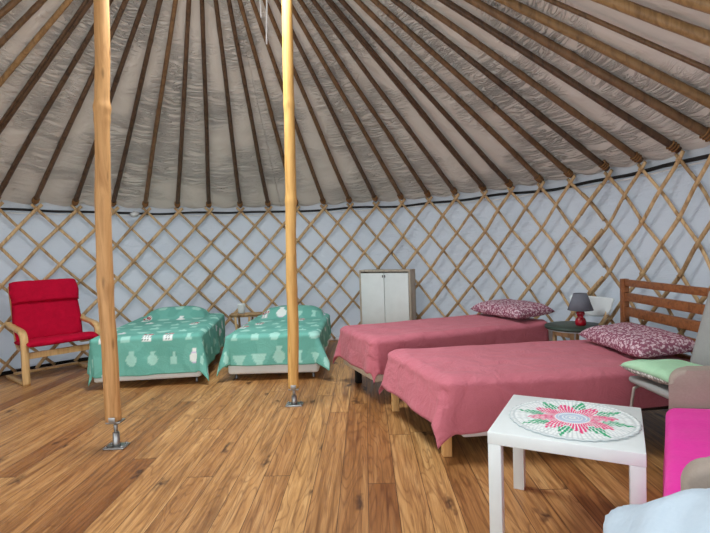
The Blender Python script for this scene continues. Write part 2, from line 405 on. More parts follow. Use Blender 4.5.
# ------------------------------------------------------------------ roof rafters
ordinal = ['', 'first', 'second', 'third', 'fourth', 'fifth', 'sixth', 'seventh', 'eighth', 'ninth', 'tenth', 'eleventh', 'twelfth', 'thirteenth',
           'fourteenth', 'fifteenth', 'sixteenth', 'seventeenth', 'eighteenth', 'nineteenth', 'twentieth']
KIND = {-6: 'mid', -5: 'mid', -4: 'mid', -3: 'pale', -2: 'dark', -1: 'dark', 0: 'dark', 1: 'dark', 2: 'dark', 3: 'mid', 4: 'dark', 5: 'dark', 6: 'dark', 7: 'dark', 8: 'mid', 9: 'mid',
        10: 'mid', 11: 'dark', 12: 'mid', 13: 'mid', 14: 'dark', 15: 'dark', 16: 'dark', 17: 'mid', 18: 'mid', 19: 'dark', 20: 'mid', 21: 'dark', 22: 'mid', 23: 'pale', 24: 'mid', 25: 'pale', 26: 'pale', 27: 'mid'}
WORD = {'dark': 'dark brown', 'mid': 'brown', 'pale': 'pale tan'}
def rafter_label(k):
    w = WORD[KIND[k]]
    if k <= 1: return f'{w} bamboo rafter, {ordinal[2-k]} from the knotty post towards the red armchair'
    if k <= 8: return f'{w} bamboo rafter between the two posts, {ordinal[k-1]} from the knotty thick post'
    if k <= 21: return f'{w} bamboo rafter, {ordinal[k-8]} from the slim post towards the headboard'
    return f'{w} bamboo rafter high over the pink armchair, {ordinal[k-21]} past the headboard'
for k in range(-6, 28):
    th = TH(k); kd = KIND[k]
    base = ring(th, R-0.01, roofz(R-0.01)); tip = ring(th+random.uniform(-0.01, 0.01), CROWN-0.03, roofz(CROWN-0.03))
    t = thing('roof_rafter', rafter_label(k), 'rafter', base, 0, 'bamboo rafters under the roof canvas')
    d = tip-base; L = d.length; bm = BM()
    thin = 0.55 if k == 24 else (1.15 if k in (22, 23, 25, 26) else 1.0)
    sd = random.random()*90; node = random.uniform(0.34, 0.5); ph = random.random()
    pts, rad = [], []; N = 46; side = d.cross(Vector((0, 0, 1))).normalized()
    for i in range(N+1):
        s = i/N; q = s*L/node+ph; near = abs(q-round(q))*node
        pts.append(d*s + side*0.012*nz(s*2.5, sd) + Vector((0, 0, 0.008*nz(s*3, sd+5))))
        rad.append(thin*random.uniform(0.97, 1.03)*(0.0255-0.007*s)*(1.0+0.12*math.exp(-(near/0.02)**2)))
    tube(bm, pts, rad, 9)
    q = Matrix.Identity(4)
    o = link('cane', bm, M['rafter_'+kd], t)
    bm = BM(); dn = d.normalized()
    for s in (0.0, 0.02, 0.04): 
        c = dn*(0.03+s); u = side; w = dn.cross(u)
        tube(bm, [c+(u*math.cos(a*PI/6)+w*math.sin(a*PI/6))*(0.03*thin) for a in range(13)], 0.006, 5, False)
    link('twine_lashing', bm, M['rope'], t)
    if k in (-2, 15):      # a second thin cane tied alongside
        bm = BM(); sg = 1 if k == -2 else -1
        tube(bm, [p+side*sg*0.035+Vector((0, 0, -0.01)) for p in pts[1:]], [r*0.6 for r in rad[1:]], 7)
        link('thin_cane', bm, M['rafter_'+kd], t)

# ------------------------------------------------------------------ support posts on screw feet
def post(loc, top, r0, r1, zb, mat, label, knots, bow=0.0):
    t = thing('support_post', label, 'post', loc)
    bm = BM(); N = 150; pts, rad = [], []; H = top[2]
    for i in range(N+1):
        s = i/N; z = zb+(H-zb)*s
        pts.append((top[0]*s+bow*math.sin(PI*min(1, z/2.4))+0.008*nz(z*1.2, r0*99), top[1]*s+0.010*nz(z*1.1, 7+r0*50), z))
        k = sum(a*math.exp(-((z-kz)/0.03)**2) for kz, a in knots)
        rad.append((r0+(r1-r0)*s)*(1+0.035*nz(z*5, 3.3*r0*40)+k))
    tube(bm, pts, rad, 20)
    for v in bm.verts:
        a = math.atan2(v.co.y, v.co.x); v.co += Vector((math.cos(a), math.sin(a), 0))*0.006*nz(v.co.x*22, v.co.y*22, v.co.z*2.5)
    link('pole', bm, M[mat], t)
    ft = bpy.data.objects.new('adjustable_foot', None); COL.objects.link(ft); ft.parent = t
    bm = BM(); box(bm, (0, 0, 0.005), (0.13, 0.10, 0.01), bev=0.003); link('base_plate', bm, M['steel'], ft)
    bm = BM(); lathe(bm, [(0.026, 0.01), (0.022, 0.03), (0.02, zb*0.55), (0.017, zb*0.56)], 20); link('socket', bm, M['steel'], ft)
    bm = BM(); lathe(bm, [(0.011, zb*0.5), (0.011, zb-0.012)], 14)
    for i in range(8): lathe(bm, [(0.0105, zb*0.58+i*0.006), (0.013, zb*0.58+i*0.006+0.002), (0.0105, zb*0.58+i*0.006+0.004)], 14)
    link('threaded_rod', bm, M['steel'], ft)
    bm = BM(); box(bm, (0, 0, zb-0.007), (r0*1.9, r0*1.7, 0.010), bev=0.002); box(bm, (0, -r0*0.98, zb+0.01), (0.04, 0.004, 0.04), bev=0.001); link('top_plate', bm, M['steel'], ft)
    for sx in (-1, 1):
        for sy in (-1, 1):
            bm = BM(); lathe(bm, [(0.009, 0.01), (0.009, 0.015), (0.005, 0.018)], 8, (sx*0.048, sy*0.034, 0)); link('screw', bm, M['steel'], ft)
    return t
zt = roofz(CROWN)-0.07
post((-1.527, 3.111, 0), (0.05, 0.0, zt), 0.0475, 0.042, 0.17, 'post_a', 'thick knotty honey-coloured wooden post on a steel screw foot before the first green bed', [(2.10, 0.20), (2.03, 0.10), (1.02, 0.10), (0.7, 0.06)], -0.035)
post((-0.502, 3.856, 0), (0.06, 0.0, zt), 0.0415, 0.040, 0.135, 'post_b', 'slim yellow wooden post on a steel foot before the green bed by the white cabinet', [(1.57, 0.12), (2.3, 0.08), (0.9, 0.06)])

# ------------------------------------------------------------------ draped bedspreads
def drape_fn(hx, L, top, dl, dr, df, rr=0.045, flare=0.05, corner=(0.38, 0.38), amp=0.014, hump=None, seed=0.0, wrk=0.004, xf=0.0, yf=0.0):
    def f(a, b):
        hxe, y0 = hx-rr, rr-0.014
        ca = max(-hxe, min(hxe, a)); cb = max(y0, b)
        ex = abs(a)-hxe if abs(a) > hxe else 0.0; ey = y0-b if b < y0 else 0.0
        e = math.hypot(ex, ey); z = top; ox = oy = 0.0; dd = 0.0
        if e > 0:
            dx = math.copysign(ex/e, a); dy = -ey/e
            q = rr*PI/2
            if e < q: out = rr*math.sin(e/rr); down = rr*(1-math.cos(e/rr))
            else: out = rr+flare*(e-q); down = rr+(e-q)*0.985
            c = (2*ex*ey/(e*e)) if ex > 0 and ey > 0 else 0.0
            dd = max(0, e-q)
            out += (corner[0] if a < 0 else corner[1])*(c**1.5)*dd
            down -= 0.16*c*dd
            s = (b if ex > ey else a)
            out += (amp*math.sin(s*15+seed+2*nz(s*3, seed))+amp*0.8*nz(s*9, e*3, seed+4))*sm(0.02, 0.25, dd)*(1-c*0.6)
            out = max(out, min(rr, e))
            ox, oy = dx*out*(1+xf*sm(0.05, 0.3, dd)), dy*(out+yf*dd); z = top-down
            lim = 0.012
            if z < lim: ox += dx*(lim-z)*0.8; oy += dy*(lim-z)*0.8; z = lim+0.003*abs(math.sin(s*40))
        h = hump(ca, cb) if hump else 0.0
        k = max(0.0, 1-e*3)
        z += h*k + wrk*nz(a*5, b*5, seed)*(1 if e == 0 else 0.5) + wrk*0.7*nz(a*13, b*3, seed+8)*k
        return Vector((ca+ox, cb+oy, z))
    return f
def spread(name, t_loc, rz, fn, a0, a1, b0, b1, mat, step, hem=None, pattern=None, thick=0.006):
    nu = int((a1-a0)/step); nv = int((b1-b0)/step); bm = BM(); ab = []
    def g(u, v):
        a = a0+(a1-a0)*u; b = b0+(b1-b0)*v
        ab.append((a, b)); return fn(a, b)
    grid(bm, nu, nv, g)
    bm.verts.ensure_lookup_table(); bm.normal_update()
    me = bpy.data.meshes.new(name); bm.to_mesh(me); bm.free(); me.materials.append(M[mat])
    for p in me.polygons: p.use_smooth = True
    if pattern:
        at = me.color_attributes.new('pattern', 'FLOAT_COLOR', 'POINT')
        for i, (a, b) in enumerate(ab): at.data[i].color = pattern(a, b)
    o = bpy.data.objects.new(name, me); COL.objects.link(o); o.location = t_loc; o.rotation_euler = (0, 0, rz)
    solid(o, thick, 1.0)
    return o
TEAL, TEAL2, MINTC, WHITEC, REDC, INK, LILAC = [lin(c) for c in ((114, 182, 168), (106, 173, 159), (164, 216, 203), (230, 240, 236), (168, 28, 52), (70, 96, 92), (206, 196, 226))]
def vase_pattern(seed):
    def shape(kind, x, y):      # x in -1..1, y 0..1 upwards; True inside
        if kind == 0: return 0 <= y <= 0.55 and abs(x) < 0.95*math.sqrt(max(0, y/0.55))**0.7 or (y < 0.08 and abs(x) < 0.4)      # bowl
        if kind == 1: return 0 <= y <= 1 and abs(x) < (0.35+0.42*math.sin(PI*min(1, y/0.75)) if y < 0.75 else 0.32+0.8*(y-0.8)**2*4)       # urn
        if kind == 2: return 0 <= y <= 0.8 and abs(x) < 0.25+0.5*abs(y-0.4)*1.1      # waisted vase
        if kind == 3: return 0 <= y <= 0.9 and abs(x) < (0.55 if y < 0.5 else 0.16)   # bottle
        return 0 <= y <= 0.5 and abs(x) < 0.6
    def f(a, b):
        cw, chh = 0.185, 0.215
        row = math.floor((b+5)/chh); off = 0.5*(row % 2)*cw + 0.03*math.sin(row*2.3+seed)
        cx = (a+5+off)/cw; ci = math.floor(cx); rnd = random.Random(ci*7919+row*104729+int(seed*1000))
        kind = rnd.randrange(5); colr = rnd.choice([MINTC, MINTC, MINTC, WHITEC]); fl = rnd.random() < 0.26; sz = rnd.uniform(0.75, 1.05)
        x = ((cx-ci)-0.5)*2/0.8/sz; y = ((b+5)/chh-row-0.08)/0.72/sz
        base = TEAL if nz(a*6, b*6, seed) > 0 else TEAL2
        if fl and colr is WHITEC or (fl and kind == 4):
            if shape(4, x, y):
                return INK if (abs(math.sin(x*9))*abs(math.sin(y*16)) > 0.82) else WHITEC
            for fx_, fy_ in ((-0.45, 0.82), (0.05, 0.95), (0.5, 0.78), (0.3, 1.0)):
                d = math.hypot((x-fx_), (y-fy_)*1.1)
                if d < 0.2: return REDC
                if d < 0.27: return WHITEC
            if 0.5 < y < 0.85 and abs(x-0.5*(y-0.5)) < 0.07: return INK
            return base
        if shape(kind, x, y):
            if colr is WHITEC and abs(math.sin(y*22)) < 0.25: return LILAC
            return colr
        return base
    return f
def hump_fn(L, hw, h, depth=0.42, cx=0.0):
    def f(x, y):
        x = x-cx
        return h*(max(0, 1-(abs(x)/hw)**3.2)**0.5)*sm(L-depth-0.05, L-depth*0.55, y)*(1-0.65*sm(L-0.12, L, y))
    return f

def single_bed(loc, rz, hx, L, label, top, base_z, group):
    t = thing('single_bed', label, 'bed', loc, rz, group)
    bm = BM(); box(bm, (0, L/2, (base_z+0.24)/2), (2*hx, L, 0.24-base_z), bev=0.03, seg=3); link('base', bm, M['white'], t)
    bm = BM(); box(bm, (0, L/2, (0.245+top)/2), (2*hx, L, top-0.245), bev=0.06, seg=4); link('mattress', bm, M['sheet'], t)
    for sx in (-1, 1):
        for y in (0.09, L-0.12):
            bm = BM(); lathe(bm, [(0.014, 0), (0.012, 0.01), (0.011, base_z+0.01)], 12, (sx*(hx-0.06), y, 0)); link('leg', bm, M['legmetal'], t)
    return t
# green bed beside the armchair
G = 'green bedspread single beds'
RZ1 = math.radians(7.0); P1 = (-1.915, 4.535, 0)
single_bed(P1, RZ1, 0.475, 1.55, 'white-based single bed under green spread, nearest the red armchair', 0.445, 0.058, G)
o = spread('bedspread', P1, RZ1, drape_fn(0.487, 1.55, 0.46, .37, .37, .37, flare=0.06, corner=(0.0, 0.16), hump=hump_fn(1.55, 0.34, 0.115, cx=-0.02), seed=1.3),
           -0.487-0.31, 0.487+0.33, -0.345, 1.54, 'spread', 0.0115, pattern=vase_pattern(1.0))
tag(o, 'green vase-print bedspread on the bed nearest the red armchair', 'bedspread', 'green vase-print bedspreads')
# green bed by the cabinet
RZ2 = math.radians(-1.0); P2 = (-0.79, 4.63, 0)
single_bed(P2, RZ2, 0.425, 1.44, 'white-based single bed under green spread, nearest the white cabinet', 0.41, 0.058, G)
o = spread('bedspread', P2, RZ2, drape_fn(0.437, 1.44, 0.425, .3, .3, .3, flare=0.07, corner=(0.2, 0.42), hump=hump_fn(1.44, 0.36, 0.120, cx=0.02), seed=4.1),
           -0.437-0.29, 0.437+0.22, -0.275, 1.43, 'spread', 0.0115, pattern=vase_pattern(2.0))
tag(o, 'green vase-print bedspread on the bed nearest the white cabinet', 'bedspread', 'green vase-print bedspreads')

# ------------------------------------------------------------------ pink beds
def pink_bed(loc, rz, hx, L, top, label, base_z, base_h, legmat, legs, legsize, skew=0.0, basemat='cream'):
    t = thing('pink_bed', label, 'bed', loc, rz, 'beds under rose pink spreads')
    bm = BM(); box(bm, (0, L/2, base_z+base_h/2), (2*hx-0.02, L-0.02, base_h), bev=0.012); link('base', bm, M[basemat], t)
    bm = BM(); box(bm, (0, L/2, (base_z+base_h+0.004+top)/2), (2*hx-0.03, L-0.02, top-base_z-base_h-0.004), bev=0.055, seg=4); link('mattress', bm, M['sheet'], t)
    if skew:                                   # the foot end stands a little out of square
        for o in t.children:
            for v in o.data.vertices: v.co.y += skew*v.co.x*(1-v.co.y/L)
    for x, y in legs:
        bm = BM(); box(bm, (x, y, base_z/2), (legsize, legsize, base_z), bev=0.004); link('leg', bm, M[legmat], t)
    return t
# beds are built with the foot end at local y=0 and the head at +y; rz turns +y to the head direction
H1 = math.radians(21.5); F1 = (-0.012, 4.127)
rz = H1-PI/2
pink_bed((F1[0], F1[1], 0), rz, 0.365, 1.78, 0.49, 'bed with black legs under a rose pink spread, beside the white cabinet', 0.17, 0.06, 'black',
         [(-0.30, 1.66), (0.30, 1.66), (-0.30, 0.13), (0.28, 0.20)], 0.05)
o = spread('bedspread', (F1[0], F1[1], 0), rz, drape_fn(0.377, 1.78, 0.505, .28, .28, .28, rr=0.06, flare=0.05, corner=(0.22, 0.0), amp=0.010, seed=2.2, wrk=0.010),
           -0.377-0.25, 0.377+0.25, -0.262, 1.66, 'pink', 0.016)
tag(o, 'rose pink bedspread on the bed beside the white cabinet', 'bedspread', 'rose pink bedspreads')
H2 = math.radians(5.0); F2 = (0.355, 3.219); SKEW = 0.2; L2 = 1.67
rz2 = H2-PI/2
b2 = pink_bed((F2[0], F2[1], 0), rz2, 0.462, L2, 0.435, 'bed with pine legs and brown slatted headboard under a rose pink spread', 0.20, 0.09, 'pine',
         [(0.42, 1.55), (-0.42, 1.55), (-0.435, -0.055), (0.40, 0.10)], 0.052, SKEW, 'shadebase')
def skewed(fn):
    def f(a, b):
        if a > 0.47: a = 0.47+(a-0.47)*(1-0.42*max(0.0, min(1.0, b/1.7)))     # the cloth lies askew: less overhang towards the head
        p = fn(a, b); p.y += SKEW*p.x*(1-max(0.0, p.y)/L2); return p
    return f
o = spread('bedspread', (F2[0], F2[1], 0), rz2, skewed(drape_fn(0.476, L2, 0.452, .4, .3, .35, rr=0.075, flare=0.02, corner=(0.10, 0.16), amp=0.013, seed=6.2, wrk=0.011, yf=0.20)),
           -0.476-0.24, 0.476+0.28, -0.25, 1.61, 'pink', 0.016)
tag(o, 'rose pink bedspread on the bed with the brown headboard', 'bedspread', 'rose pink bedspreads')
# headboard (part of the second pink bed)
hb = bpy.data.objects.new('headboard', None); COL.objects.link(hb); hb.parent = b2; hb.location = (0.0, 1.715, 0)
hb.rotation_euler = (0, 0, math.radians(-4.0))
for x in (0.47, -0.47):
    bm = BM(); box(bm, (-x, 0, 0.45), (0.055, 0.045, 0.90), bev=0.004); link('upright', bm, M['brown'], hb)
for z, h in ((0.872, 0.05), (0.765, 0.062), (0.655, 0.068), (0.54, 0.07), (0.43, 0.06)):
    bm = BM(); box(bm, (0, 0, z), (0.885, 0.03, h), bev=0.004); link('rail', bm, M['brown'], hb)
# white padded edge of the base that shows below the spread
bm = BM(); box(bm, (0.445, 0.42, 0.155), (0.05, 0.50, 0.075), bev=0.03, seg=4); tag(link('side_bolster', bm, M['sheet'], b2), label='white rounded edge below the spread')

def place_pillow(name, loc, rz, w, d, tt, tb, mat, label, group, tilt=0.0, seed=0.0):
    bm = BM(); cushion(bm, w, d, tt, tb, seed=seed)
    o = link(name, bm, M[mat]); o.location = loc; o.rotation_euler = (tilt, 0, rz)
    return tag(o, label, 'pillow', group)
def on_bed(F, h, along, side): return (F[0]+math.cos(h)*along+math.sin(h)*side, F[1]+math.sin(h)*along-math.cos(h)*side)
p = on_bed(F1, H1, 1.565, 0.0)
place_pillow('pillow', (p[0], p[1], 0.572), rz, 0.36, 0.20, 0.085, 0.042, 'pillow', 'pink and white floral pillow on the bed beside the white cabinet', 'pink floral pillows', 0.05, 1.0)
p = on_bed(F2, H2, 1.475, 0.045)
place_pillow('pillow', (p[0], p[1], 0.530), rz2-0.05, 0.385, 0.19, 0.078, 0.044, 'pillow', 'pink and white floral pillow against the brown slatted headboard', 'pink floral pillows', 0.10, 5.0)

# ------------------------------------------------------------------ red armchair with bent birch frame
def armchair():
    t = thing('red_armchair', 'red cushioned armchair on a bent birch frame, against the lattice beside a green bed', 'armchair', (-2.915, 4.965, 0), 0.85)
    hw = 0.335
    for sx in (-1, 1):
        bm = BM()
        path = smoothpath([(0, 0.54, 0.014), (0, 0.3, 0.014), (0, 0.05, 0.014)], 4)
        ribbon(bm, [(sx*hw, y, z) for _, y, z in path], 0.06, 0.026, (1, 0, 0))
        link('floor_runner', bm, M['birch'], t)
        bm = BM()
        path = smoothpath([(0, 0.0, 0.0), (0, 0.0, 0.2), (0, 0.0, 0.40), (0, 0.02, 0.465), (0, 0.075, 0.50), (0, 0.2, 0.515), (0, 0.36, 0.53), (0, 0.45, 0.56)], 5)
        ribbon(bm, [(sx*hw, y, z) for _, y, z in path], 0.062, 0.028, (1, 0, 0))
        link('arm', bm, M['birch'], t)
        bm = BM()
        path = smoothpath([(0, 0.06, 0.36), (0, 0.25, 0.31), (0, 0.38, 0.32), (0, 0.44, 0.42), (0, 0.49, 0.65), (0, 0.56, 0.92)], 5)
        ribbon(bm, [(sx*(hw-0.048), y, z) for _, y, z in path], 0.03, 0.03, (1, 0, 0))
        link('seat_rail', bm, M['birch'], t)
    bm = BM(); box(bm, (0, 0.035, 0.27), (2*hw-0.06, 0.025, 0.06), bev=0.005); link('front_rail', bm, M['birch'], t)
    bm = BM(); box(bm, (0, 0.50, 0.035), (2*hw-0.06, 0.06, 0.022), bev=0.005); link('back_rail', bm, M['birch'], t)
    # seat cushion, thin and dished, rolling over the front edge
    def pad(name, prof, w, th, nx=24, quilts=0, seed=0):
        bm = BM(); P = smoothpath(prof, 8); n = len(P)-1; tops, bots = [], []
        for i, p in enumerate(P):
            tg = (P[min(i+1, n)]-P[max(i-1, 0)]).normalized(); nn = Vector((0, -tg.z, tg.y))
            if nn.z < 0 and abs(tg.z) < 0.9: nn = -nn
            ra, rb = [], []; s = i/n
            for j in range(nx+1):
                u = 2*j/nx-1; e = max(0, 1-abs(u)**7)**0.5*max(0, 1-abs(2*s-1)**9)**0.5
                q = 1-0.22*sum(math.exp(-((u-qx)/0.05)**2) for qx in (-0.34, 0.34))*quilts
                ww = w*u*(1-0.02*math.cos(s*PI*2))
                k = 0.006*nz(u*3, s*5, seed)
                ra.append(bm.verts.new(Vector((ww, p.y, p.z))+nn*(th*e*q+k))); rb.append(bm.verts.new(Vector((ww, p.y, p.z))-nn*(th*0.7*e)))
            tops.append(ra); bots.append(rb)
        for i in range(n):
            for j in range(nx):
                bm.faces.new((tops[i][j], tops[i][j+1], tops[i+1][j+1], tops[i+1][j])); bm.faces.new((bots[i][j+1], bots[i][j], bots[i+1][j], bots[i+1][j+1]))
        bmesh.ops.remove_doubles(bm, verts=bm.verts[:], dist=0.0008)
        return link(name, bm, M['red'], t)
    pad('seat_cushion', [(0, -0.06, 0.37), (0, 0.0, 0.392), (0, 0.12, 0.39), (0, 0.3, 0.36), (0, 0.38, 0.375)], 0.33, 0.032, quilts=0.6, seed=1)
    pad('back_cushion', [(0, 0.34, 0.37), (0, 0.385, 0.50), (0, 0.415, 0.63), (0, 0.45, 0.78)], 0.315, 0.04, quilts=1, seed=2)
    pad('headrest', [(0, 0.415, 0.745), (0, 0.435, 0.82), (0, 0.46, 0.90), (0, 0.49, 0.955)], 0.318, 0.062, quilts=0.5, seed=3)
armchair()

# ------------------------------------------------------------------ bamboo stand with white cup
def stand():
    c = (-1.375, 6.235); t = thing('bamboo_stand', 'small rustic bamboo stand between the two green beds', 'side table', (c[0], c[1], 0), 0.1)
    bm = BM(); box(bm, (0, 0, 0.41), (0.36, 0.20, 0.02), bev=0.006)
    for i in range(6): tube(bm, [(-0.19, -0.10+i*0.04, 0.427), (0.19, -0.10+i*0.04, 0.427)], 0.011, 6)
    link('top', bm, M['lath'], t)
    for x, y, x2, y2 in ((-0.12, -0.09, -0.15, -0.1), (-0.1, 0.09, -0.13, 0.1), (0.05, -0.09, 0.06, -0.1), (0.07, 0.09, 0.09, 0.1)):
        bm = BM(); tube(bm, [(x2*0.8, y2, 0), (x*0.9, y, 0.22), (x, y, 0.405)], [0.016, 0.013, 0.015], 8); link('leg', bm, M['lath'], t)
    bm = BM(); tube(bm, [(-0.10, -0.093, 0.08), (0.05, -0.093, 0.34)], 0.009, 7); link('brace', bm, M['lath'], t)
    bm = BM(); lathe(bm, [(0.034, 0), (0.042, 0.01), (0.048, 0.11), (0.048, 0.118), (0.044, 0.118), (0.038, 0.02), (0.001, 0.014)], 24)
    o = link('white_cup', bm, M['white']); o.location = (c[0]-0.05, c[1]-0.01, 0.4385); tag(o, 'white cup standing on the bamboo stand between the green beds', 'cup')
stand()

# ------------------------------------------------------------------ white two-door cabinet
def cabinet():
    th = 0.485; n = Vector((math.sin(th), math.cos(th), 0)); c = ring(th-0.013, 2.83, 0)
    t = thing('white_cabinet', 'white two-door cabinet with grey wood carcass against the lattice behind the pink beds', 'cabinet', c, -th)
    w, d, h = 0.665, 0.16, 0.935
    for sx in (-1, 1):
        bm = BM(); box(bm, (sx*(w/2-0.011), d/2, h/2), (0.022, d, h), bev=0.002); link('side_panel', bm, M['greywood'], t)
    bm = BM(); box(bm, (0, d/2, h-0.011), (w-0.046, d, 0.022), bev=0.002); link('top', bm, M['greywood'], t)
    bm = BM(); box(bm, (0, d/2, 0.05), (w-0.046, d-0.02, 0.09), bev=0.002); link('plinth', bm, M['greywood'], t)
    bm = BM(); box(bm, (0, d-0.008, h/2), (w-0.048, 0.006, h-0.05), bev=0.001); link('back_panel', bm, M['greywood'], t)
    for sx in (-1, 1):
        dw = (w-0.05)/2
        bm = BM(); box(bm, (sx*(dw/2+0.001), 0.004, 0.495), (dw-0.004, 0.018, h-0.13), bev=0.003); dr = link('door', bm, M['white'], t)
        bm = BM(); box(bm, (sx*0.014, -0.011, h-0.075), (0.012, 0.012, 0.03), bev=0.003); tag(link('handle', bm, M['legmetal'], dr), label='small dark handle')
cabinet()

# ------------------------------------------------------------------ chair used as night stand, with the lamp
def night_chair():
    a = math.radians(25); t = thing('bedside_chair', 'wooden chair with white backrest and dark green seat between the pink beds', 'chair', (1.80, 4.135, 0), a); t.scale.z = 0.94
    # local +x points to the backrest
    bm = BM(); lathe(bm, [(0.215, 0.512), (0.232, 0.514), (0.236, 0.522), (0.236, 0.534), (0.23, 0.54), (0.001, 0.541)], 40); s = link('seat', bm, M['darkgreen'], t)
    bm = BM(); lathe(bm, [(0.10, 0.498), (0.214, 0.502), (0.226, 0.511), (0.215, 0.5118), (0.001, 0.5118)], 40); tag(link('seat_rim', bm, M['white'], s), label='white underside of the seat')
    for x, y in ((-0.13, -0.09), (-0.13, 0.09)):
        bm = BM(); tube(bm, [(x-0.02, y*0.95, 0), (x, y, 0.5)], [0.014, 0.018], 10); link('leg', bm, M['lath'], t)
    for y in (-0.13, 0.13):
        bm = BM(); tube(bm, smoothpath([(0.12, y*0.75, 0), (0.14, y*0.75, 0.45), (0.20, y, 0.60), (0.245, y*1.1, 0.73)], 4), 0.016, 10); link('rear_upright', bm, M['lath'], t)
    bm = BM(); box(bm, (-0.13, 0, 0.47), (0.02, 0.17, 0.04), bev=0.003); link('apron', bm, M['lath'], t)
    # curved white backrest, straight above and rounded below
    bm = BM(); n = 26; rows = 10
    def g(u, v):
        y = (2*u-1)*0.21; h = 0.155*max(0.0, 1-abs(2*u-1)**3.0)**0.5+0.02
        return Vector((0.222+0.022*v-0.9*y*y, y, 0.775-h*(1-v)))
    grid(bm, n, rows, g); o = link('backrest', bm, M['white'], t); solid(o, 0.012, 0)
    # lamp
    l = thing('table_lamp', 'small table lamp with red base and grey shade on the bedside chair', 'lamp', (1.835, 4.105, 0.5095))
    bm = BM(); lathe(bm, [(0.036, 0), (0.042, 0.008), (0.044, 0.03), (0.036, 0.055), (0.022, 0.068), (0.03, 0.085), (0.034, 0.10), (0.026, 0.12), (0.012, 0.13), (0.008, 0.14), (0.008, 0.165)], 28); link('base', bm, M['lampred'], l)
    bm = BM(); prof = [(0.098, 0.125), (0.05, 0.262)]; n = 36
    r_ = [[bm.verts.new((r*math.cos(2*PI*k/n), r*math.sin(2*PI*k/n), z)) for k in range(n)] for r, z in prof]
    for k in range(n): bm.faces.new((r_[0][k], r_[0][(k+1) % n], r_[1][(k+1) % n], r_[1][k]))
    o = link('lamp_shade', bm, M['lampgrey'], l); solid(o, 0.003, 0)
    bm = BM(); lathe(bm, [(0.012, 0.165), (0.022, 0.19), (0.02, 0.215), (0.004, 0.225)], 16); link('bulb', bm, M['white'], l)
night_chair()

# ------------------------------------------------------------------ white side table with doily
TZ = math.radians(-28)
def side_table():
    c = (0.875, 2.088); t = thing('side_table', 'low square white side table carrying a crocheted doily', 'table', (c[0], c[1], 0), TZ)
    S = 0.548
    bm = BM(); box(bm, (0, 0, 0.425), (S, S, 0.05), bev=0.003); link('table_top', bm, M['white'], t)
    for sx in (-1, 1):
        for sy in (-1, 1):
            bm = BM(); box(bm, (sx*(S/2-0.026), sy*(S/2-0.026), 0.2), (0.05, 0.05, 0.4), bev=0.002); link('leg', bm, M['white'], t)
    # doily
    bm = BM(); nr, na = 60, 288; cols = []
    W_, P_, G_, B_, D_ = [lin(x) for x in ((236, 242, 242), (232, 74, 132), (62, 170, 122), (186, 204, 226), (206, 216, 218))]
    rings = []
    for i in range(nr+1):
        q = i/nr
        row = []
        for k in range(na):
            a = 2*PI*k/na; rr = 0.252*q*(1+(0.012*math.sin(a*36) if i == nr else 0))
            row.append(bm.verts.new((rr*math.cos(a), rr*math.sin(a), 0.002+0.0016*math.sin(q*60)*(q > 0.1)+0.0008*math.sin(a*48)*q)))
            s8 = abs(((a*8/(2*PI)) % 1)-0.5)*2        # 0 mid petal .. 1 between petals
            c8 = 1-s8
            if q < 0.28: col = B_ if (math.sin(q*110) > -0.5) else W_
            elif q < 0.36+0.36*c8**0.8 and (c8 > 0.28 or q < 0.44): col = P_
            elif s8 > 0.42 and 0.46 < q < 0.52+0.42*(s8-0.42)/0.58: col = G_
            elif q < 0.88: col = W_
            else: col = D_ if math.sin(q*90) > 0.3 else W_
            if col in (P_, G_) and math.sin(a*56+q*14) > 0.45: col = W_
            if q > 0.3 and col is W_ and math.sin(a*80) > 0.6: col = D_
            cols.append(col)
        rings.append(row)
    for r1, r2 in zip(rings, rings[1:]):
        for k in range(na): bm.faces.new((r1[k], r1[(k+1) % na], r2[(k+1) % na], r2[k]))
    me = bpy.data.meshes.new('doily'); bm.to_mesh(me); bm.free(); me.materials.append(M['doily'])
    for p in me.polygons: p.use_smooth = True
    at = me.color_attributes.new('pattern', 'FLOAT_COLOR', 'POINT')
    for i, cc in enumerate(cols): at.data[i].color = cc
    o = bpy.data.objects.new('doily', me); COL.objects.link(o); o.location = (0.89, 2.083, 0.4545); o.rotation_euler = (0, 0, 0.2)
    solid(o, 0.003, 1); tag(o, 'round white crocheted doily with pink and green star on the white table', 'doily')
side_table()

